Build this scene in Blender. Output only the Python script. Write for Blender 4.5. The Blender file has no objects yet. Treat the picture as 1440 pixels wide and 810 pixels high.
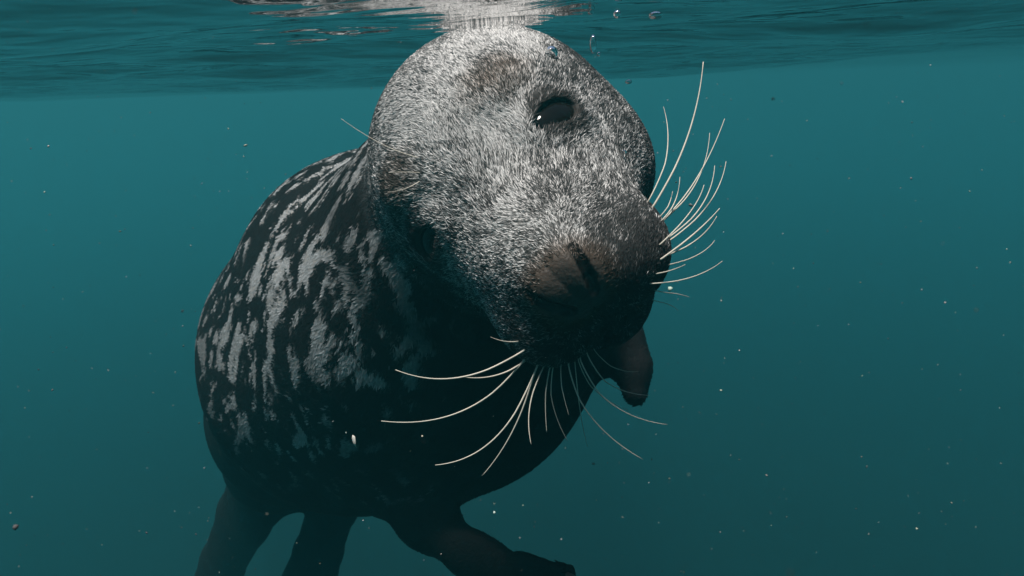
import bpy, bmesh, math
import numpy as np
from mathutils import Vector, Matrix
from mathutils.bvhtree import BVHTree

# ------------------------------------------------------------------ camera
scene = bpy.context.scene
R = math.radians
FPX = 1028.0                       # focal length in photo pixels (1440 wide)
cam_data = bpy.data.cameras.new('camera')
cam_data.sensor_width = 36.0
cam_data.lens = FPX / 1440.0 * 36.0
cam_data.clip_start = 0.01
cam_data.clip_end = 500.0
cam_data.dof.use_dof = True            # small lens: only specks right before it go soft
cam_data.dof.focus_distance = 0.62
cam_data.dof.aperture_fstop = 16.0
cam = bpy.data.objects.new('camera', cam_data)
scene.collection.objects.link(cam)
CAM_LOC = Vector((0.0, 0.0, -0.037))
PITCH, ROLL = 15.5, 2.0
cam_mat = (Matrix.Translation(CAM_LOC) @ Matrix.Rotation(R(90 - PITCH), 4, 'X') @ Matrix.Rotation(R(-ROLL), 4, 'Z'))
cam.matrix_world = cam_mat
scene.camera = cam

# ------------------------------------------------------------------ sky and sun
SUN_EL, SUN_AZ = 78.0, 222.0       # azimuth clockwise from +Y: high, behind the camera, a little to the left
world = bpy.data.worlds.new('World')
scene.world = world
world.use_nodes = True
wn = world.node_tree
wn.nodes.clear()
sky = wn.nodes.new('ShaderNodeTexSky')
sky.sky_type = 'NISHITA'
sky.sun_disc = False
sky.sun_elevation = R(SUN_EL)
sky.sun_rotation = R(SUN_AZ)
bg = wn.nodes.new('ShaderNodeBackground')
bg.inputs['Strength'].default_value = 0.06
wo = wn.nodes.new('ShaderNodeOutputWorld')
wn.links.new(sky.outputs[0], bg.inputs['Color'])
wn.links.new(bg.outputs[0], wo.inputs['Surface'])

sun_data = bpy.data.lights.new('sun', 'SUN')
sun_data.energy = 5.0
sun_data.angle = R(14.0)
sun_data.color = (1.0, 0.96, 0.9)
sun = bpy.data.objects.new('sun', sun_data)
scene.collection.objects.link(sun)
az, el = R(SUN_AZ), R(SUN_EL)
to_sun = Vector((math.sin(az) * math.cos(el), math.cos(az) * math.cos(el), math.sin(el)))
sun.rotation_euler = to_sun.to_track_quat('Z', 'Y').to_euler()
sun.location = (0, -2, 6)

vs = scene.view_settings
vs.view_transform = 'Standard'
vs.look = 'None'
vs.gamma = 1.0
vs.exposure = 0.8
vs.use_curve_mapping = False
scene.render.engine = 'CYCLES'
cy = scene.cycles
cy.max_bounces = 8
cy.diffuse_bounces = 2
cy.glossy_bounces = 4
cy.transmission_bounces = 6
cy.volume_bounces = 3
cy.transparent_max_bounces = 16
cy.sample_clamp_indirect = 4.0
cy.use_denoising = True
cy.use_adaptive_sampling = True
cy.adaptive_threshold = 0.02
cy.blur_glossy = 0.3

# ------------------------------------------------------------------ helpers
rng = np.random.default_rng(7)
CM = np.array(cam_mat)
def at(px, py, depth):
    """photo pixel + distance along the view axis -> world point"""
    v = np.array([(px - 720.0) / FPX * depth, -(py - 405.0) / FPX * depth, -depth, 1.0])
    return (CM @ v)[:3]
def camdir(x, y, z):
    """direction in x right, y down, z away -> world"""
    v = CM[:3, :3] @ np.array([x, -y, -z], float)
    return v / np.linalg.norm(v)
def unit(v):
    v = np.asarray(v, float)
    return v / np.linalg.norm(v)

def link(o, parent=None):
    scene.collection.objects.link(o)
    if parent is not None:
        o.parent = parent
    return o
def mesh_obj(name, verts, faces, mat, parent=None, smooth=True):
    me = bpy.data.meshes.new(name)
    me.from_pydata([tuple(v) for v in verts], [], [tuple(f) for f in faces])
    me.update()
    if smooth:
        me.polygons.foreach_set('use_smooth', [True] * len(me.polygons))
    me.materials.append(mat)
    return link(bpy.data.objects.new(name, me), parent)
def tag(o, label=None, cat=None, group=None, kind=None):
    if label: o['label'] = label
    if cat: o['category'] = cat
    if group: o['group'] = group
    if kind: o['kind'] = kind
    return o

def _hash(ix, iy, iz, seed):
    h = (ix.astype(np.int64) * 374761393 + iy.astype(np.int64) * 668265263 + iz.astype(np.int64) * 2147483647 + seed * 974711) & 0xffffffff
    h = ((h ^ (h >> 13)) * 1274126177) & 0xffffffff
    h = ((h ^ (h >> 16)) * 2246822519) & 0xffffffff
    return ((h ^ (h >> 15)) & 0xffffff) / float(0xffffff)
def noise(P, scale, seed=0):
    """value noise 0..1"""
    Q = P * scale
    I = np.floor(Q)
    F = Q - I
    F = F * F * (3 - 2 * F)
    I = I.astype(np.int64)
    r = 0
    for dx in (0, 1):
        for dy in (0, 1):
            for dz in (0, 1):
                w = (F[:, 0] if dx else 1 - F[:, 0]) * (F[:, 1] if dy else 1 - F[:, 1]) * (F[:, 2] if dz else 1 - F[:, 2])
                r = r + w * _hash(I[:, 0] + dx, I[:, 1] + dy, I[:, 2] + dz, seed)
    return r
def fbm(P, scale, seed=0, octv=3):
    a, t, r = 1.0, 0.0, 0.0
    for k in range(octv):
        r = r + a * noise(P, scale * 2.03 ** k, seed + 17 * k)
        t += a
        a *= 0.55
    return r / t
def sstep(a, b, x):
    t = np.clip((x - a) / (b - a), 0, 1)
    return t * t * (3 - 2 * t)

# ------------------------------------------------------------------ materials
def new_mat(name):
    m = bpy.data.materials.new(name)
    m.use_nodes = True
    nt = m.node_tree
    nt.nodes.clear()
    out = nt.nodes.new('ShaderNodeOutputMaterial')
    return m, nt, out
def principled(name, color, rough=0.5, ior=1.2, attr=None, noise_scale=None, bump=0.0, coat=0.0, var=0.35):
    m, nt, out = new_mat(name)
    p = nt.nodes.new('ShaderNodeBsdfPrincipled')
    nt.links.new(p.outputs[0], out.inputs['Surface'])
    p.inputs['Base Color'].default_value = (*color, 1)
    p.inputs['Roughness'].default_value = rough
    p.inputs['IOR'].default_value = ior
    p.inputs['Coat Weight'].default_value = coat
    src = None
    if attr:
        a = nt.nodes.new('ShaderNodeAttribute')
        a.attribute_name = attr
        src = a.outputs['Color']
    if noise_scale:
        tc = nt.nodes.new('ShaderNodeTexCoord')
        n = nt.nodes.new('ShaderNodeTexNoise')
        n.inputs['Scale'].default_value = noise_scale
        n.inputs['Detail'].default_value = 5
        nt.links.new(tc.outputs['Object'], n.inputs['Vector'])
        mr = nt.nodes.new('ShaderNodeMapRange')
        mr.inputs['To Min'].default_value = 1 - var
        mr.inputs['To Max'].default_value = 1 + var
        nt.links.new(n.outputs['Fac'], mr.inputs['Value'])
        mx = nt.nodes.new('ShaderNodeVectorMath')
        mx.operation = 'SCALE'
        if src is not None:
            nt.links.new(src, mx.inputs[0])
        else:
            mx.inputs[0].default_value = color
        nt.links.new(mr.outputs[0], mx.inputs['Scale'])
        src = mx.outputs[0]
        if bump:
            b = nt.nodes.new('ShaderNodeBump')
            b.inputs['Strength'].default_value = bump
            b.inputs['Distance'].default_value = 0.002
            nt.links.new(n.outputs['Fac'], b.inputs['Height'])
            nt.links.new(b.outputs[0], p.inputs['Normal'])
    if src is not None:
        nt.links.new(src, p.inputs['Base Color'])
    return m

M_skin = principled('seal_skin', (0.03, 0.03, 0.03), 0.6, 1.15, attr='Col', noise_scale=260, bump=0.6, var=0.25)
def gloss_by_alpha(m):
    nt = m.node_tree
    a = [n for n in nt.nodes if n.type == 'ATTRIBUTE'][0]
    p = [n for n in nt.nodes if n.type == 'BSDF_PRINCIPLED'][0]
    mr = nt.nodes.new('ShaderNodeMapRange')
    mr.inputs['To Min'].default_value = 0.65
    mr.inputs['To Max'].default_value = 0.30
    nt.links.new(a.outputs['Alpha'], mr.inputs['Value'])
    nt.links.new(mr.outputs[0], p.inputs['Roughness'])
    mi = nt.nodes.new('ShaderNodeMapRange')
    mi.inputs['To Min'].default_value = 1.12
    mi.inputs['To Max'].default_value = 1.35
    nt.links.new(a.outputs['Alpha'], mi.inputs['Value'])
    nt.links.new(mi.outputs[0], p.inputs['IOR'])
gloss_by_alpha(M_skin)
M_fur = principled('seal_fur', (0.2, 0.2, 0.2), 0.6, 1.12, attr='Col')
M_eye = principled('eye_dark', (0.004, 0.0035, 0.003), 0.04, 1.22, noise_scale=60)
M_whisker = principled('whisker_horn', (0.40, 0.365, 0.31), 0.45, 1.2, noise_scale=120, var=0.2)
M_claw = principled('claw_horn', (0.10, 0.085, 0.07), 0.4, 1.3, noise_scale=200, var=0.3)
M_snow = principled('marine_snow', (0.40, 0.38, 0.33), 0.9, 1.05, attr='Col', noise_scale=900, var=0.3)
M_flake = principled('pale_flake', (0.36, 0.34, 0.31), 0.8, 1.1, noise_scale=500, var=0.3)
M_seabed = principled('murk_dark_seabed', (0.004, 0.012, 0.012), 0.9, 1.05, noise_scale=0.4, var=0.3)  # near-black teal stands in for murk, darkens the water from below

def bubble_mat():
    m, nt, out = new_mat('air_bubble')
    g = nt.nodes.new('ShaderNodeBsdfGlass')
    g.inputs['IOR'].default_value = 1 / 1.33
    g.inputs['Roughness'].default_value = 0.0
    nt.links.new(g.outputs[0], out.inputs['Surface'])
    return m
M_bubble = bubble_mat()

def water_mat():
    """thin interface: passes light straight, mirrors by Fresnel (total reflection from below at grazing angles)"""
    m, nt, out = new_mat('water_surface')
    tc = nt.nodes.new('ShaderNodeTexCoord')
    mp = nt.nodes.new('ShaderNodeMapping')
    mp.inputs['Scale'].default_value = (1.0, 1.6, 1.0)
    nt.links.new(tc.outputs['Object'], mp.inputs['Vector'])
    n1 = nt.nodes.new('ShaderNodeTexNoise')
    n1.inputs['Scale'].default_value = 8.0
    n1.inputs['Detail'].default_value = 2.5
    n1.inputs['Roughness'].default_value = 0.55
    nt.links.new(mp.outputs[0], n1.inputs['Vector'])
    b = nt.nodes.new('ShaderNodeBump')
    b.inputs['Strength'].default_value = 0.55
    b.inputs['Distance'].default_value = 0.018
    nt.links.new(n1.outputs['Fac'], b.inputs['Height'])
    fr = nt.nodes.new('ShaderNodeFresnel')
    fr.inputs['IOR'].default_value = 1.33
    nt.links.new(b.outputs[0], fr.inputs['Normal'])
    tr = nt.nodes.new('ShaderNodeBsdfTransparent')
    gl = nt.nodes.new('ShaderNodeBsdfGlossy')
    gl.inputs['Roughness'].default_value = 0.02
    nt.links.new(b.outputs[0], gl.inputs['Normal'])
    mx = nt.nodes.new('ShaderNodeMixShader')
    nt.links.new(fr.outputs[0], mx.inputs[0])
    nt.links.new(tr.outputs[0], mx.inputs[1])
    nt.links.new(gl.outputs[0], mx.inputs[2])
    nt.links.new(mx.outputs[0], out.inputs['Surface'])
    return m
M_water = water_mat()

# ------------------------------------------------------------------ the sea: surface, bed, murky water
def wave(x, y):
    z = 0.014 * np.sin(2.1 * y + 0.55 * x + 0.6)
    z += 0.07 * sstep(0.35, 2.6, x + 0.15 * y - 0.2) * np.clip(3.0 - np.abs(y) / 12.0, 0, 1)
    z += 0.006 * np.sin(4.3 * y - 1.1 * x + 2.0)
    z += 0.009 * np.sin(1.3 * x - 0.9 * y + 0.8) + 0.005 * np.sin(2.9 * x + 1.7 * y)
    z += 0.0035 * np.sin(9.0 * y + 3.1 * x + 1.0)
    z += 0.0032 * np.sin(15.0 * y - 5.3 * x + 0.3) + 0.0022 * np.sin(24.0 * y + 9.0 * x)
    P = np.stack([x.ravel(), y.ravel() * 1.7, 0 * x.ravel()], 1)
    near = np.clip(1.2 - np.hypot(x, y) / 6.0, 0, 1)
    z += (noise(P, 5.0, 3).reshape(x.shape) - 0.5) * 0.012 * near
    z += (noise(P, 16.0, 5).reshape(x.shape) - 0.5) * 0.0045 * near
    return z
def build_water():
    n = 420
    t = np.linspace(-1, 1, n)
    xs = np.sinh(t * 6.2) / math.sinh(6.2) * 70.0
    ys = np.sinh(np.linspace(-0.75, 1, n) * 6.2) / math.sinh(6.2) * 70.0 + 0.7
    X, Y = np.meshgrid(xs, ys, indexing='ij')
    Z = wave(X, Y)
    V = np.stack([X, Y, Z], -1).reshape(-1, 3)
    i, j = np.meshgrid(np.arange(n - 1), np.arange(n - 1), indexing='ij')
    a = (i * n + j).ravel()
    F = np.stack([a, a + n, a + n + 1, a + 1], 1)
    o = mesh_obj('water_surface', V, F, M_water)
    tag(o, 'rippled underside of the sea surface above the seal', kind='structure')
build_water()

def build_seabed():
    n = 60
    xs = np.linspace(-80, 80, n)
    X, Y = np.meshgrid(xs, xs, indexing='ij')
    P = np.stack([X.ravel(), Y.ravel(), 0 * X.ravel()], 1)
    Z = -4.0 + 0.5 * fbm(P, 0.06, 2)
    V = np.stack([X.ravel(), Y.ravel(), Z], 1)
    i, j = np.meshgrid(np.arange(n - 1), np.arange(n - 1), indexing='ij')
    a = (i * n + j).ravel()
    F = np.stack([a, a + n, a + n + 1, a + 1], 1)
    o = mesh_obj('seabed', V, F, M_seabed)
    tag(o, 'unseen near-black seabed, raised to darken the lower water', kind='structure')
build_seabed()

def build_haze():
    m, nt, out = new_mat('murky_sea_water')
    pv = nt.nodes.new('ShaderNodeVolumePrincipled')
    pv.inputs['Color'].default_value = (0.070, 0.45, 0.510, 1)
    pv.inputs['Density'].default_value = 0.135
    pv.inputs['Anisotropy'].default_value = 0.6
    nt.links.new(pv.outputs[0], out.inputs['Volume'])
    x0, x1, y0, y1, z0, z1 = -85, 85, -85, 85, -5.8, 0.12
    V = [(x, y, z) for x in (x0, x1) for y in (y0, y1) for z in (z0, z1)]
    F = [(0, 1, 3, 2), (4, 6, 7, 5), (0, 4, 5, 1), (2, 3, 7, 6), (0, 2, 6, 4), (1, 5, 7, 3)]
    o = mesh_obj('haze', V, F, m, smooth=False)
    tag(o, 'murky teal sea water filling the space round the seal', kind='stuff')
build_haze()

# ------------------------------------------------------------------ the seal: one implicit surface, meshed
# head frame: E towards the seal's left eye, F towards the nose, U towards the crown
HC = at(704, 233, 0.675)
HF = camdir(0.24, 0.53, -0.81)
HE = camdir(0.705, -0.666, -0.24)
HE = unit(HE - HF * np.dot(HE, HF))
HU = -np.cross(HE, HF)
if np.dot(HU, camdir(-0.67, -0.52, -0.52)) < 0:
    HU = -HU
HB = np.stack([HE, HF, HU])        # rows
def hloc(P):
    return (P - HC) @ HB.T
def hw(e, f, u):
    return HC + e * HE + f * HF + u * HU

NOSE = np.array([0.0, 0.212, 0.002])

def ell(P, c, r):
    q = (P - np.asarray(c, np.float32)) / np.asarray(r, np.float32)
    k0 = np.sqrt((q * q).sum(1))
    q2 = q / np.asarray(r, np.float32)
    k1 = np.sqrt((q2 * q2).sum(1)) + 1e-9
    return k0 * (k0 - 1) / k1
def cone(P, a, b, ra, rb):
    a = np.asarray(a, np.float32); b = np.asarray(b, np.float32)
    ab = b - a
    t = np.clip(((P - a) @ ab) / (ab @ ab), 0, 1)
    d = P - a - t[:, None] * ab
    return np.sqrt((d * d).sum(1)) - (ra + (rb - ra) * t)
def flat_cone(P, a, b, ra, rb, n, k):
    """round cone squashed along n by factor k"""
    n = np.asarray(n, np.float32)
    a = np.asarray(a, np.float32)
    Q = P + ((P - a) @ n)[:, None] * n * (k - 1)
    bb = np.asarray(b, np.float32)
    bb = bb + ((bb - a) @ n) * n * (k - 1)
    return cone(Q, a, bb, ra, rb) / k ** 0.5
def smin(a, b, k):
    h = np.clip(0.5 + 0.5 * (b - a) / k, 0, 1)
    return b + (a - b) * h - k * h * (1 - h)
def smax(a, b, k):
    return -smin(-a, -b, k)

def head_base(S):
    """S: points in the head frame (|e|, f, u)"""
    d = ell(S, (0, -0.01, 0.0), (0.119, 0.140, 0.119))            # skull
    d = smin(d, ell(S, (0, 0.088, -0.018), (0.082, 0.118, 0.074)), 0.035)   # snout base
    d = smin(d, ell(S, (0, 0.150, -0.004), (0.050, 0.070, 0.047)), 0.025)   # bridge of the nose
    d = smin(d, ell(S, (0.033, 0.168, -0.032), (0.043, 0.052, 0.039)), 0.018)  # whisker pads
    d = smin(d, ell(S, (0, 0.140, -0.066), (0.047, 0.070, 0.032)), 0.012)   # lower jaw
    d = smin(d, ell(S, (0.060, 0.020, -0.050), (0.055, 0.075, 0.055)), 0.03)  # cheeks
    d = smin(d, ell(S, (0.048, 0.052, 0.070), (0.022, 0.024, 0.016)), 0.03)  # brow
    d = smin(d, ell(S, (0.008, 0.204, 0.002), (0.021, 0.018, 0.025)), 0.010)   # nose pad, two lobes
    return d
def snap(p, n):
    """move p along n until it lies on the base head"""
    p = np.array(p, float); n = unit(n)
    t = np.linspace(0.05, -0.06, 400)
    q = p + t[:, None] * n
    d = head_base(np.abs(q) * [1, 0, 0] + q * [0, 1, 1])
    return q[np.argmax(d < 0)]
def eye_frame(px, py):
    """where the line of sight meets the head, and the lid directions there"""
    z = np.linspace(0.45, 0.75, 1500)
    q = hloc(np.array([at(px, py, k) for k in z]))
    p = q[np.argmax(head_base(np.abs(q) * [1, 0, 0] + q * [0, 1, 1]) < 0)]
    n = np.array([head_base((p + d)[None])[0] - head_base((p - d)[None])[0] for d in np.eye(3) * 0.004])
    n = unit(n)
    t = HB @ camdir(0.76, -0.65, 0.0)
    t = unit(t - n * (t @ n))
    return p, n, t
EYE, EYE_N, EYE_T = eye_frame(781, 161)
EYE_B = np.cross(EYE_N, EYE_T)
NS = [snap([e, 0.21, u], [0, 1, 0.15]) for e, u in ((0.0220, 0.021), (0.0195, 0.010), (0.0155, -0.001), (0.0105, -0.010))]
def head_sdf(L):
    S = L.copy()
    S[:, 0] = np.abs(S[:, 0])
    d = head_base(S)
    q = np.stack([(S - EYE) @ EYE_T, (S - EYE) @ EYE_B, (S - EYE) @ EYE_N], 1)
    d = smin(d, ell(q, (0, 0, -0.008), (0.034, 0.024, 0.0125)), 0.012)       # lids
    d = smax(d, -ell(q, (0.001, 0, 0.004), (0.0190, 0.0108, 0.012)), 0.003)
    d = smax(d, -ell(q, (-0.014, 0.002, 0.003), (0.012, 0.0060, 0.009)), 0.004)
    for (p0, p1, r0, r1) in ((0, 1, 0.0014, 0.0030), (1, 2, 0.0030, 0.0040), (2, 3, 0.0040, 0.0030)):
        d = smax(d, -cone(S, NS[p0], NS[p1], r0, r1), 0.003)               # nostril slits
    # philtrum and mouth line
    d = smax(d, -cone(S, (0.0, 0.226, -0.012), (0.0, 0.218, -0.048), 0.0022, 0.0022), 0.005)
    d = smax(d, -cone(S, (0.0, 0.219, -0.060), (0.062, 0.135, -0.062), 0.003, 0.003), 0.006)
    d = smax(d, -ell(S, (0.112, -0.03, 0.0), (0.008, 0.005, 0.005)), 0.006)  # ear hole
    return d

SP = [  # the trunk: pixel, depth, radius
    (700, 268, 0.735, 0.105), (665, 318, 0.82, 0.125), (640, 400, 0.93, 0.182), (610, 452, 1.06, 0.234),
    (510, 500, 1.25, 0.246), (428, 580, 1.56, 0.180), (392, 645, 1.86, 0.118), (378, 680, 2.02, 0.075)]
SPW = [(at(a, b, c), r) for a, b, c, r in SP]
HUMP = at(503, 365, 1.10)
FR = [  # right fore flipper, width half, then left, then hind pair
    [(540, 622, 1.06, 0.062), (556, 678, 1.01, 0.056), (602, 738, 0.94, 0.041), (668, 784, 0.88, 0.033), (735, 815, 0.85, 0.031)],
    [(800, 450, 1.04, 0.050), (872, 478, 1.00, 0.034), (891, 515, 0.985, 0.024), (893, 552, 0.975, 0.0185)],
    [(372, 675, 1.95, 0.100), (343, 728, 2.05, 0.080), (312, 795, 2.15, 0.068), (290, 880, 2.25, 0.100)],
    [(440, 660, 1.92, 0.080), (467, 715, 2.02, 0.066), (448, 775, 2.12, 0.066), (425, 850, 2.22, 0.095)]]
FN = [camdir(-0.25, 0.45, -0.85), camdir(0.93, -0.2, -0.45), camdir(-0.3, 0.1, -1), camdir(0.2, 0.1, -1)]
FK = [2.2, 1.15, 2.2, 2.0]
FRW = [[(at(a, b, c), r) for a, b, c, r in fl] for fl in FR]
# digits of the right fore flipper: fan out from the palm
def digits():
    out = []
    ax = unit(FRW[0][4][0] - FRW[0][3][0])
    side = unit(np.cross(FN[0], ax))
    base = FRW[0][4][0]
    for k in range(5):
        s = (k - 2) / 2.0
        a = base + side * s * 0.028
        b = base + side * s * 0.048 + ax * (0.10 - 0.012 * abs(k - 1))
        out.append((a, b))
    return out
DIG = digits()

def sdf(P):
    P = P.astype(np.float32)
    d = None
    for (a, ra), (b, rb) in zip(SPW[:-1], SPW[1:]):
        c = cone(P, a, b, ra, rb)
        d = c if d is None else smin(d, c, 0.075)
    d = smin(d, ell(P, HUMP, (0.138, 0.138, 0.138)), 0.10)
    for fl, n, k in zip(FRW, FN, FK):
        e = None
        for (a, ra), (b, rb) in zip(fl[:-1], fl[1:]):
            c = flat_cone(P, a, b, ra, rb, n, k)
            e = c if e is None else smin(e, c, 0.02)
        if fl is FRW[0]:
            for a, b in DIG:
                e = smin(e, flat_cone(P, a, b, 0.0125, 0.008, n, 1.3), 0.012)
        d = smin(d, e, 0.045)
    L = (P - HC.astype(np.float32)) @ HB.T.astype(np.float32)
    far = (np.abs(L) > np.array([0.2, 0.32, 0.2])).any(1)
    h = np.full(len(P), 1.0, np.float32)
    near = ~far
    if near.any():
        h[near] = head_sdf(L[near])
    dd = smin(d, h, 0.022)
    return np.where(far, d, dd)

def grad(P, e=0.0015):
    g = np.zeros_like(P)
    for k in range(3):
        o = np.zeros(3); o[k] = e
        g[:, k] = sdf(P + o) - sdf(P - o)
    return g / (np.linalg.norm(g, axis=1, keepdims=True) + 1e-12)

def surface_nets(lo, hi, h):
    n = np.ceil((hi - lo) / h).astype(int) + 1
    ax = [lo[k] + h * np.arange(n[k]) for k in range(3)]
    D = np.empty(n, np.float32)
    YY, ZZ = np.meshgrid(ax[1], ax[2], indexing='ij')
    yz = np.stack([YY.ravel(), ZZ.ravel()], 1)
    for i0 in range(0, n[0], 16):
        i1 = min(i0 + 16, n[0])
        P = np.concatenate([np.column_stack([np.full(len(yz), x), yz]) for x in ax[0][i0:i1]])
        D[i0:i1] = sdf(P).reshape(i1 - i0, n[1], n[2])
    S = D < 0
    corners = [(a, b, c) for a in (0, 1) for b in (0, 1) for c in (0, 1)]
    sl = lambda A, o: A[o[0]:n[0] - 1 + o[0], o[1]:n[1] - 1 + o[1], o[2]:n[2] - 1 + o[2]]
    cnt = sum(sl(S, o).astype(np.int8) for o in corners)
    act = (cnt > 0) & (cnt < 8)
    idx = np.full(act.shape, -1, np.int64)
    cells = np.argwhere(act)
    idx[act] = np.arange(len(cells))
    acc = np.zeros((len(cells), 3)); num = np.zeros(len(cells))
    cv = {o: sl(D, o)[act] for o in corners}
    for a in corners:
        for k in range(3):
            if a[k] == 0:
                b = list(a); b[k] = 1; b = tuple(b)
                da, db = cv[a], cv[b]
                cr = (da < 0) != (db < 0)
                t = da[cr] / (da[cr] - db[cr])
                p = np.tile(np.array(a, float), (cr.sum(), 1)); p[:, k] = t
                acc[cr] += p; num[cr] += 1
    V = lo + h * (cells + acc / num[:, None])
    F = []
    for k in range(3):
        u, v = (k + 1) % 3, (k + 2) % 3
        s0 = [slice(1, -1)] * 3; s0[k] = slice(0, -1)
        s1 = [slice(1, -1)] * 3; s1[k] = slice(1, None)
        A, B = S[tuple(s0)], S[tuple(s1)]
        for flip, mask in ((False, A & ~B), (True, ~A & B)):
            e = np.argwhere(mask)
            if not len(e): continue
            off = np.array([1, 1, 1]); off[k] = 0
            e = e + off
            def g(du, dv):
                q = e.copy(); q[:, u] -= du; q[:, v] -= dv
                return idx[q[:, 0], q[:, 1], q[:, 2]]
            quad = np.stack([g(1, 1), g(0, 1), g(0, 0), g(1, 0)], 1)
            F.append(quad[:, ::-1] if flip else quad)
    return V, np.concatenate(F)

pts = [p for p, r in SPW] + [p for fl in FRW for p, r in fl] + [b for a, b in DIG] + [hw(0, 0.22, 0)]
rad = [r for p, r in SPW] + [r for fl in FRW for p, r in fl] + [0.01] * 5 + [0.03]
lo = np.min([p - r for p, r in zip(pts, rad)], 0) - 0.04
hi = np.max([p + r for p, r in zip(pts, rad)], 0) + 0.04
hi[2] = max(hi[2], hw(0, 0, 0)[2] + 0.17)
V, F = surface_nets(lo, hi, 0.010)

def project(V, steps=4):
    for _ in range(steps):
        d = sdf(V)
        V = V - grad(V) * np.clip(d, -0.006, 0.006)[:, None] * 0.9
    return V

V = project(V, 3)
bm = bmesh.new()
bv = [bm.verts.new(v) for v in V]
for f in F:
    bm.faces.new([bv[i] for i in f])
bm.verts.ensure_lookup_table()
def refine(sel, cuts):
    cos = np.array([v.co[:] for v in bm.verts])
    m = sel(hloc(cos))
    bm.verts.index_update()
    ed = [e for e in bm.edges if m[e.verts[0].index] and m[e.verts[1].index]]
    bmesh.ops.subdivide_edges(bm, edges=ed, cuts=cuts, use_grid_fill=True)
    bm.verts.ensure_lookup_table()
    cos = np.array([v.co[:] for v in bm.verts])
    m = np.nonzero(sel(hloc(cos)))[0]
    c2 = project(cos[m], 3)
    for i, c in zip(m, c2):
        bm.verts[i].co = c
refine(lambda L: (L[:, 1] > -0.12) & (np.abs(L[:, 0]) < 0.16) & (L[:, 1] < 0.26) & (np.abs(L[:, 2]) < 0.15), 2)
def fine_zone(L):
    e = np.linalg.norm(np.abs(L) * [1, 0, 0] + L * [0, 1, 1] - EYE, axis=1) < 0.042
    nz = np.linalg.norm(L - NOSE - [0, 0, -0.02], axis=1) < 0.058
    return e | nz
refine(fine_zone, 3)
bmesh.ops.triangulate(bm, faces=[f for f in bm.faces if len(f.verts) > 4])
bmesh.ops.recalc_face_normals(bm, faces=bm.faces)
body_me = bpy.data.meshes.new('body')
bm.to_mesh(body_me)
bm.free()
body_me.polygons.foreach_set('use_smooth', [True] * len(body_me.polygons))

# --- coat colours
TAILDIR = unit(SPW[5][0] - SPW[2][0])
def trunk_frame(P):
    """direction to the tail and to the back, and how far along the trunk"""
    best = np.full(len(P), 1e9); tdir = np.zeros_like(P); s = np.zeros(len(P)); cen = np.zeros_like(P)
    acc = 0
    for (a, ra), (b, rb) in zip(SPW[:-1], SPW[1:]):
        ab = b - a; l = np.linalg.norm(ab)
        t = np.clip(((P - a) @ ab) / l ** 2, 0, 1)
        c = a + t[:, None] * ab
        d = np.linalg.norm(P - c, axis=1) - (ra + (rb - ra) * t)
        m = d < best
        best[m] = d[m]; tdir[m] = ab / l; s[m] = acc + t[m] * l; cen[m] = c[m]
        acc += l
    return tdir, s, best - 0.06 * np.exp(-((P - HUMP) ** 2).sum(1) / 0.04)
STREAK = camdir(-0.42, 0.80, 0.42)
BACK = unit(camdir(-0.62, -0.62, -0.48))
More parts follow.
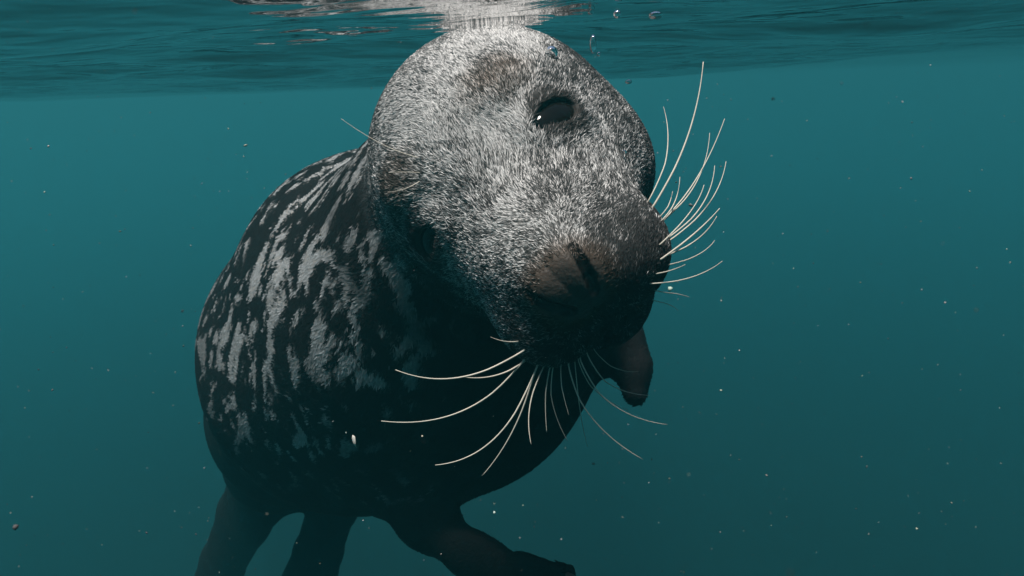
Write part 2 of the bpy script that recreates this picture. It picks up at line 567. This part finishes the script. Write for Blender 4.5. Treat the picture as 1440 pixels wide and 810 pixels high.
def coat(P, N):
    """-> light fraction 0..1, brownness 0..1, bare skin 0..1, headness 0..1"""
    L = hloc(P)
    S = L.copy(); S[:, 0] = np.abs(S[:, 0])
    rhead = np.linalg.norm(L / np.array([0.15, 0.30, 0.15]) - [0, 0.15, 0], axis=1)
    head = 1 - sstep(0.75, 1.0, rhead)
    # head: grizzled grey, darker muzzle front; lit crown side and throat shade painted in
    big = fbm(P, 14, 3)
    lf = 0.23 + 0.9 * (big - 0.5)
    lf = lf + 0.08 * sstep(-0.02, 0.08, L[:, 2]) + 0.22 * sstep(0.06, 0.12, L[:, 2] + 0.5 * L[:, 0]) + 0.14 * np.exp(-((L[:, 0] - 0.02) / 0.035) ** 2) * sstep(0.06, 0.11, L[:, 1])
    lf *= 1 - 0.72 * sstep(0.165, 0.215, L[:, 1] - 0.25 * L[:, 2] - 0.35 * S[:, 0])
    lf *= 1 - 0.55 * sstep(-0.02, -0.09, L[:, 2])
    de = np.linalg.norm((S - EYE) / [1, 1.15, 1.0], axis=1)
    ring = 1 - sstep(0.016, 0.029, de)
    lf *= 1 - 0.85 * ring
    db = np.linalg.norm((S - [0.048, 0.058, 0.074]) / [1.2, 1, 1], axis=1)
    brow = 1 - sstep(0.010, 0.036, db + 0.012 * (fbm(P, 90, 9) - 0.5))
    # dark smudge between brow and eye
    seg = np.linalg.norm((S - [0.058, 0.064, 0.055]), axis=1)
    lf *= 1 - 0.45 * (1 - sstep(0.006, 0.026, seg))
    lf *= 1 - 0.60 * brow
    dn = np.linalg.norm((L - NOSE - [0, 0.004, 0.0]) / [1.25, 1, 1.15], axis=1)
    bare = 1 - sstep(0.016, 0.027, dn + 0.010 * (fbm(P, 140, 5) - 0.5))
    brown = np.clip(0.85 * brow + 0.8 * (1 - sstep(0.018, 0.036, dn)) + 0.12 * ring, 0, 1)
    # body: pale streaks on a near-black back
    td, s, off = trunk_frame(P)
    Q = P - 0.56 * (P @ STREAK)[:, None] * STREAK
    warp = np.stack([noise(P, 22, 31), noise(P, 22, 32), noise(P, 22, 33)], 1) - 0.5
    Q = Q + warp * 0.034
    bl = fbm(Q, 66, 12, 3)
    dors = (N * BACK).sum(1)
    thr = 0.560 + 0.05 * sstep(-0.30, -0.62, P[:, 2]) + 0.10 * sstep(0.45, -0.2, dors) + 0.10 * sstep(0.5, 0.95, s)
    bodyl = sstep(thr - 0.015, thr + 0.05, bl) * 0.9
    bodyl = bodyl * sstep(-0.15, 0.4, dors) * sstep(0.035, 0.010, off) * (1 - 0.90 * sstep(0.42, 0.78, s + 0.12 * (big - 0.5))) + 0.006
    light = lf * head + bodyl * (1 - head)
    return np.clip(light, 0, 1), brown * head, bare * head, head

def attr_color(me, cols, alpha=None):
    a = me.color_attributes.new('Col', 'FLOAT_COLOR', 'POINT')
    c = np.ones((len(me.vertices), 4), np.float32)
    c[:, :3] = cols
    if alpha is not None: c[:, 3] = alpha
    a.data.foreach_set('color', c.ravel())

nv = len(body_me.vertices)
co = np.empty(nv * 3); body_me.vertices.foreach_get('co', co); co = co.reshape(-1, 3)
no = grad(co)
light, brown, bare, head = coat(co, no)
DARK = np.array([0.0075, 0.0073, 0.0075]); PALE = np.array([0.44, 0.43, 0.41]); BRN = np.array([0.21, 0.135, 0.085]); SKIN = np.array([0.026, 0.022, 0.020])
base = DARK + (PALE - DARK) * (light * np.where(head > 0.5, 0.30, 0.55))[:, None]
base = base * (1 - 0.5 * brown[:, None]) + 0.5 * brown[:, None] * BRN * 0.6
base = base * (1 - bare[:, None]) + bare[:, None] * (SKIN + brown[:, None] * 0.07 * BRN)
_S = hloc(co); _S[:, 0] = np.abs(_S[:, 0])
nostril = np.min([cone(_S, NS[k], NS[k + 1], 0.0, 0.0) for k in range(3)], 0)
base *= (0.12 + 0.88 * sstep(0.0042, 0.0054, nostril))[:, None]      # dark nostril lining, with the shade of the recess painted in
attr_color(body_me, base, bare)
body_me.materials.append(M_skin)

seal_base = at(450, 690, 1.55)
seal = link(bpy.data.objects.new('seal', None))
seal.empty_display_size = 0.1
tag(seal, 'grey seal with long whiskers and mottled back tilting its head towards the camera underwater', 'seal')
body = link(bpy.data.objects.new('body', body_me), seal)

# --- fur
def sample_surface(count_fn):
    body_me.calc_loop_triangles()
    nt = len(body_me.loop_triangles)
    tri = np.empty(nt * 3, np.int32); body_me.loop_triangles.foreach_get('vertices', tri); tri = tri.reshape(-1, 3)
    A, B, C = co[tri[:, 0]], co[tri[:, 1]], co[tri[:, 2]]
    area = 0.5 * np.linalg.norm(np.cross(B - A, C - A), axis=1)
    dens = count_fn((A + B + C) / 3) * area
    k = rng.poisson(dens)
    t = np.repeat(np.arange(nt), k)
    r1, r2 = rng.random(len(t)), rng.random(len(t))
    s = np.sqrt(r1)
    w = np.stack([1 - s, s * (1 - r2), s * r2], 1)
    return A[t] * w[:, :1] + B[t] * w[:, 1:2] + C[t] * w[:, 2:]

def headness(P):
    L = hloc(P)
    return 1 - sstep(0.75, 1.0, np.linalg.norm(L / np.array([0.15, 0.30, 0.15]) - [0, 0.15, 0], axis=1))
def build_fur():
    P = sample_surface(lambda c: 120000 + 950000 * headness(c))
    N = grad(P)
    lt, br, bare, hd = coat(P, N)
    keep = rng.random(len(P)) > bare * 1.2
    L = hloc(P); S = np.abs(L) * [1, 0, 0] + L * [0, 1, 1]
    keep &= (((S - EYE) @ EYE_T) / 0.0205) ** 2 + (((S - EYE) @ EYE_B) / 0.0128) ** 2 + (((S - EYE) @ EYE_N) / 0.03) ** 2 > 1
    P, N, lt, br, hd = P[keep], N[keep], lt[keep], br[keep], hd[keep]
    n = len(P)
    td, s, cen = trunk_frame(P)
    flow = (-HF[None] - 0.25 * HU[None]) * hd[:, None] + td * (1 - hd[:, None])
    swirl = np.stack([noise(P, 18, 41), noise(P, 18, 42), noise(P, 18, 43)], 1) - 0.5
    flow = flow + swirl * 1.1 + rng.normal(0, 0.22, (n, 3))
    T = flow - N * (flow * N).sum(1, keepdims=True)
    T /= np.linalg.norm(T, axis=1, keepdims=True) + 1e-9
    W = np.cross(N, T)
    L = hloc(P)
    short = 1 - 0.5 * sstep(0.12, 0.2, L[:, 1]) * hd
    ln = (0.0058 * hd + 0.0075 * (1 - hd)) * (0.7 + 0.6 * rng.random(n)) * short
    wd = (0.00050 * hd + 0.0016 * (1 - hd)) * (0.7 + 0.6 * rng.random(n))
    roll = (rng.normal(0, 0.5, n) * (0.2 + 0.8 * hd))[:, None]
    Wr = W * np.cos(roll) + N * np.sin(roll)
    lift = ((0.08 + 0.14 * rng.random(n)) * (0.35 + 0.65 * hd))[:, None]
    root = P + N * 0.0002
    mid = P + (T * 0.55 + N * lift * 0.75) * ln[:, None]
    tip = P + (T * 1.0 + N * lift * 0.75) * ln[:, None]
    hw_ = (wd * 0.5)[:, None]
    Vv = np.stack([root - Wr * hw_ * 0.8, root + Wr * hw_ * 0.8, mid + Wr * hw_, mid - Wr * hw_, tip], 1).reshape(-1, 3)
    # salt and pepper on the head, blotches on the body
    clump = noise(P, 170, 77)
    u = rng.random(n) * 0.72 + clump * 0.42 - 0.07
    is_l = sstep(0.30, -0.30, u - lt)
    body_l = np.clip(lt * (0.75 + 0.35 * rng.random(n)), 0, 1)
    val = is_l * hd + body_l * (1 - hd)
    val = val * (0.75 + 0.45 * rng.random(n))
    val = np.where(hd > 0.5, val * 0.90 + 0.03, val)
    val = np.clip(val, 0, 1.1)
    top = np.where(hd[:, None] > 0.5, np.array([0.50, 0.49, 0.48]), np.array([0.29, 0.30, 0.305]))
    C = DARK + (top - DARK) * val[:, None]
    bw = (br * (0.5 + 0.5 * rng.random(n)))[:, None]
    C = C * (1 - bw) + bw * (BRN * (0.25 + 0.9 * val[:, None]))
    f3 = np.repeat(C[:, None, :], 5, 1)
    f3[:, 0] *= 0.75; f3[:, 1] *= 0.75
    i = np.arange(n)[:, None] * 5
    quads = i + np.array([[0, 1, 2, 3]])
    tris = i + np.array([[3, 2, 4]])
    me = bpy.data.meshes.new('fur')
    me.vertices.add(n * 5)
    me.vertices.foreach_set('co', Vv.astype(np.float32).ravel())
    loops = np.concatenate([quads.ravel(), tris.ravel()]).astype(np.int32)
    me.loops.add(len(loops))
    me.loops.foreach_set('vertex_index', loops)
    me.polygons.add(2 * n)
    starts = np.concatenate([np.arange(n) * 4, 4 * n + np.arange(n) * 3]).astype(np.int32)
    me.polygons.foreach_set('loop_start', starts)
    me.update(calc_edges=True)
    me.validate()
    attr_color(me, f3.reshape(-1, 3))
    me.materials.append(M_fur)
    o = link(bpy.data.objects.new('fur', me), seal)
    tag(o, 'short grizzled grey coat, pale streaks on the dark back', kind='stuff')
    print('fur blades', n)
build_fur()

# --- eyes
def ball(name, c, ax, radii, mat, parent, seg=32, rings=18):
    """ellipsoid with pole axes ax rows"""
    Vv, Ff = [], []
    for i in range(rings + 1):
        th = math.pi * i / rings
        for j in range(seg):
            ph = 2 * math.pi * j / seg
            q = np.array([radii[0] * math.sin(th) * math.cos(ph), radii[1] * math.sin(th) * math.sin(ph), radii[2] * math.cos(th)])
            Vv.append(c + q @ ax)
    for i in range(rings):
        for j in range(seg):
            a, b = i * seg + j, i * seg + (j + 1) % seg
            Ff.append((a, a + seg, b + seg, b))
    return mesh_obj(name, Vv, Ff, mat, parent)
for sgn in (1, -1):
    axw = (np.stack([EYE_T, EYE_B, EYE_N]) * [sgn, 1, 1]) @ HB
    c = hw(sgn * EYE[0], EYE[1], EYE[2]) - axw[2] * 0.0080
    eye = ball('eye', c, axw, (0.0255, 0.0160, 0.0110), M_eye, seal)
    eye['label'] = 'large glossy black eye'

# --- whiskers
bvh = BVHTree.FromPolygons([tuple(v) for v in co], [tuple(p.vertices) for p in body_me.polygons])
def hit(px, py):
    d = Vector(at(px, py, 1.0)) - CAM_LOC
    d.normalize()
    h = bvh.ray_cast(CAM_LOC, d)
    if h[0] is None: return None
    return np.array(h[0])
def depth_of(p):
    v = np.linalg.inv(CM) @ np.array([*p, 1.0])
    return -v[2]
def root_point(px, py, tx, ty):
    for k in range(40):
        f = k / 40.0
        q = hit(px + (tx - px) * f, py + (ty - py) * f)
        if q is not None and depth_of(q) < 0.72:
            return q
    return None
def tube(name, pts, r0, r1, mat, parent, sides=6):
    pts = np.array(pts); n = len(pts)
    Vv, Ff = [], []
    up = np.array([0.13, 0.9, 0.4])
    for i, p in enumerate(pts):
        t = unit(pts[min(i + 1, n - 1)] - pts[max(i - 1, 0)])
        a = unit(np.cross(t, up)); b = np.cross(t, a)
        s = i / (n - 1)
        r = r0 + (r1 - r0) * s ** 1.3
        for k in range(sides):
            th = 2 * math.pi * k / sides
            Vv.append(p + r * (math.cos(th) * a + math.sin(th) * b))
    for i in range(n - 1):
        for k in range(sides):
            a, b = i * sides + k, i * sides + (k + 1) % sides
            Ff.append((a, b, b + sides, a + sides))
    Ff.append(tuple(range(sides))[::-1]); Ff.append(tuple((n - 1) * sides + k for k in range(sides)))
    return mesh_obj(name, Vv, Ff, mat, parent)
RIGHT = [  # root, middle, tip in photo pixels, depth change root->tip, radius
    ((919, 290), (967, 192), (989, 87), 0.03, 0.85), ((925, 262), (939, 205), (933, 150), 0.06, 0.55),
    ((934, 309), (982, 247), (1019, 167), 0.04, 0.65), ((934, 309), (980, 255), (998, 187), 0.055, 0.55),
    ((934, 307), (950, 281), (956, 249), 0.03, 0.5), ((936, 297), (942, 284), (946, 269), 0.02, 0.45),
    ((928, 344), (970, 299), (990, 260), 0.02, 0.6), ((944, 332), (988, 287), (1005, 233), 0.04, 0.6),
    ((944, 337), (997, 286), (1021, 227), 0.05, 0.6), ((929, 365), (977, 328), (1012, 293), 0.01, 0.8),
    ((935, 360), (980, 337), (1008, 304), -0.005, 0.65), ((944, 372), (982, 358), (1005, 338), 0.03, 0.45),
    ((923, 385), (944, 380), (964, 372), -0.01, 0.5), ((914, 399), (972, 390), (1016, 367), 0.0, 0.5),
    ((930, 412), (950, 413), (970, 418), 0.02, 0.4), ((921, 424), (940, 428), (954, 437), 0.02, 0.35)]
BOTTOM = [
    ((738, 492), (645, 531), (556, 520), -0.01, 0.75), ((739, 507), (697, 528), (649, 530), -0.02, 0.7),
    ((738, 505), (650, 578), (536, 592), 0.0, 0.75), ((753, 520), (695, 617), (612, 654), -0.01, 0.7),
    ((751, 523), (722, 604), (678, 669), 0.01, 0.65), ((763, 520), (745, 572), (747, 625), -0.02, 0.55),
    ((769, 533), (767, 570), (769, 608), 0.0, 0.45), ((774, 533), (779, 575), (798, 620), 0.01, 0.45),
    ((787, 530), (793, 558), (800, 584), 0.0, 0.4), ((799, 523), (836, 592), (904, 646), 0.02, 0.6),
    ((811, 537), (817, 585), (826, 628), 0.03, 0.4), ((819, 523), (869, 574), (938, 597), 0.02, 0.6),
    ((833, 520), (868, 546), (913, 556), 0.03, 0.5), ((816, 525), (845, 556), (882, 576), 0.03, 0.4),
    ((729, 480), (710, 480), (690, 474), -0.01, 0.4), ((842, 505), (872, 520), (898, 522), 0.03, 0.35)]
BROW = [((588, 222), (536, 202), (480, 167), 0.0, 0.42), ((590, 243), (566, 242), (546, 243), -0.01, 0.38), ((590, 255), (568, 266), (545, 270), -0.01, 0.38)]
def whiskers(lst, tx, ty):
    for (r, m, t, dz, rad) in lst:
        q = root_point(r[0], r[1], tx, ty)
        if q is None:
            print('no root', r); continue
        d0 = depth_of(q)
        inner = q + unit(at(tx, ty, d0 + 0.02) - q) * 0.004
        c = np.array(m) * 2 - (np.array(r) + np.array(t)) / 2     # bezier control through the middle
        pp = [inner]
        for i in range(1, 23):
            s = i / 22.0
            x = (1 - s) ** 2 * r[0] + 2 * s * (1 - s) * c[0] + s * s * t[0]
            y = (1 - s) ** 2 * r[1] + 2 * s * (1 - s) * c[1] + s * s * t[1]
            p = at(x, y, d0 - 0.004 + dz * s)
            if s < 0.25:
                w = s / 0.25
                p = q * (1 - w) + p * w
            pp.append(p)
        tube('whisker', pp, rad * 0.00102, rad * 0.00038, M_whisker, seal)
whiskers(RIGHT, 850, 380)
whiskers(BOTTOM, 800, 420)
whiskers(BROW, 640, 240)

# --- claws on the right fore flipper
def claw(a, b, n):
    ax = unit(b - a)
    pp = [b - ax * 0.006 + n * 0.006, b + ax * 0.006 + n * 0.010, b + ax * 0.016 + n * 0.009, b + ax * 0.026 + n * 0.004]
    tube('claw', pp, 0.0045, 0.0012, M_claw, seal, 8)
for a, b in DIG:
    claw(a, b, FN[0])

# ------------------------------------------------------------------ bubbles
def bubble(px, py, depth, r, stretch, label):
    c = at(px, py, depth)
    ax = np.stack([camdir(1, 0, 0), camdir(0, 0, 1), camdir(0, -1, 0)])
    o = ball('air_bubble', np.zeros(3), ax, (r, r, r * stretch), M_bubble, None, 20, 12)
    o.location = c
    tag(o, label, 'bubble')
def on_head(px, py, lift):
    q = hit(px, py)
    return depth_of(q) - lift if q is not None else 0.66
bubble(775, 75, on_head(775, 75, 0.004), 0.0055, 1.1, 'round air bubble clinging to the brow above the open eye')
bubble(834, 62, 0.64, 0.0032, 2.6, 'tall stretched air bubble beside the crown at the water surface')
bubble(842, 76, 0.64, 0.0018, 1.0, 'tiny bubble just under the tall stretched bubble')
bubble(884, 115, 0.66, 0.0032, 0.6, 'flattened silvery bubble at the side of the head past the eye')
bubble(878, 214, on_head(872, 214, 0.003), 0.0018, 1.0, 'tiny bubble stuck in the cheek fur below the flattened bubble')
bubble(868, 20, 0.55, 0.003, 1.0, 'small bubble floating under the surface beside the head reflection')
bubble(922, 22, 0.56, 0.0055, 0.5, 'wide flat bubble pressed against the underside of the surface')

# ------------------------------------------------------------------ drifting specks
ICO_V, ICO_F = None, None
def ico():
    b = bmesh.new()
    bmesh.ops.create_icosphere(b, subdivisions=1, radius=1.0)
    v = np.array([x.co[:] for x in b.verts]); f = [[y.index for y in x.verts] for x in b.faces]
    b.free()
    return v, np.array(f)
def build_snow():
    v, f = ico()
    Vv, Ff, Cc = [], [], []
    k = 0
    for i in range(1850):
        near = i >= 1800
        d = rng.uniform(0.10, 0.32) if near else 0.35 + 3.4 * rng.random() ** 0.7
        p = at(rng.uniform(-150, 1590), rng.uniform(-20, 950), d)
        if p[2] > -0.02: continue
        if sdf(p[None])[0] < 0.01: continue
        r = 0.0004 + 0.0014 * rng.random() ** 3
        r *= 0.25 if near else 0.5 + 0.40 * d
        s = r * (0.45 + 1.1 * rng.random(3))
        q, _ = np.linalg.qr(rng.normal(size=(3, 3)))
        w = v * (1 + 0.2 * rng.normal(size=(len(v), 1)))
        Vv.append(p + (w * s) @ q); Ff.append(f + k); k += len(v)
        c = (np.array([0.16, 0.18, 0.16]) if near else np.array([0.42, 0.43, 0.37])) * rng.uniform(0.85, 1.15, 3) * (0.12 + 0.9 * rng.random() ** 1.6)
        Cc.append(np.tile(c, (len(v), 1)))
    o = mesh_obj('marine_snow', np.concatenate(Vv), np.concatenate(Ff), M_snow)
    attr_color(o.data, np.concatenate(Cc))
    tag(o, 'fine pale specks drifting in the water all round the seal', kind='stuff')
build_snow()
def build_flake():
    v, f = ico()
    c = at(498, 619, 0.62)
    ax = np.stack([camdir(1, -0.3, 0), camdir(0, 0, 1), camdir(0.3, 1, 0)])
    w = v * (1 + 0.25 * rng.normal(size=(len(v), 1)))
    o = mesh_obj('flake', (w * [0.0020, 0.0010, 0.0055]) @ ax, f, M_flake)
    o.location = c
    tag(o, 'pale scrap of debris drifting before the dark flank', 'debris')
build_flake()
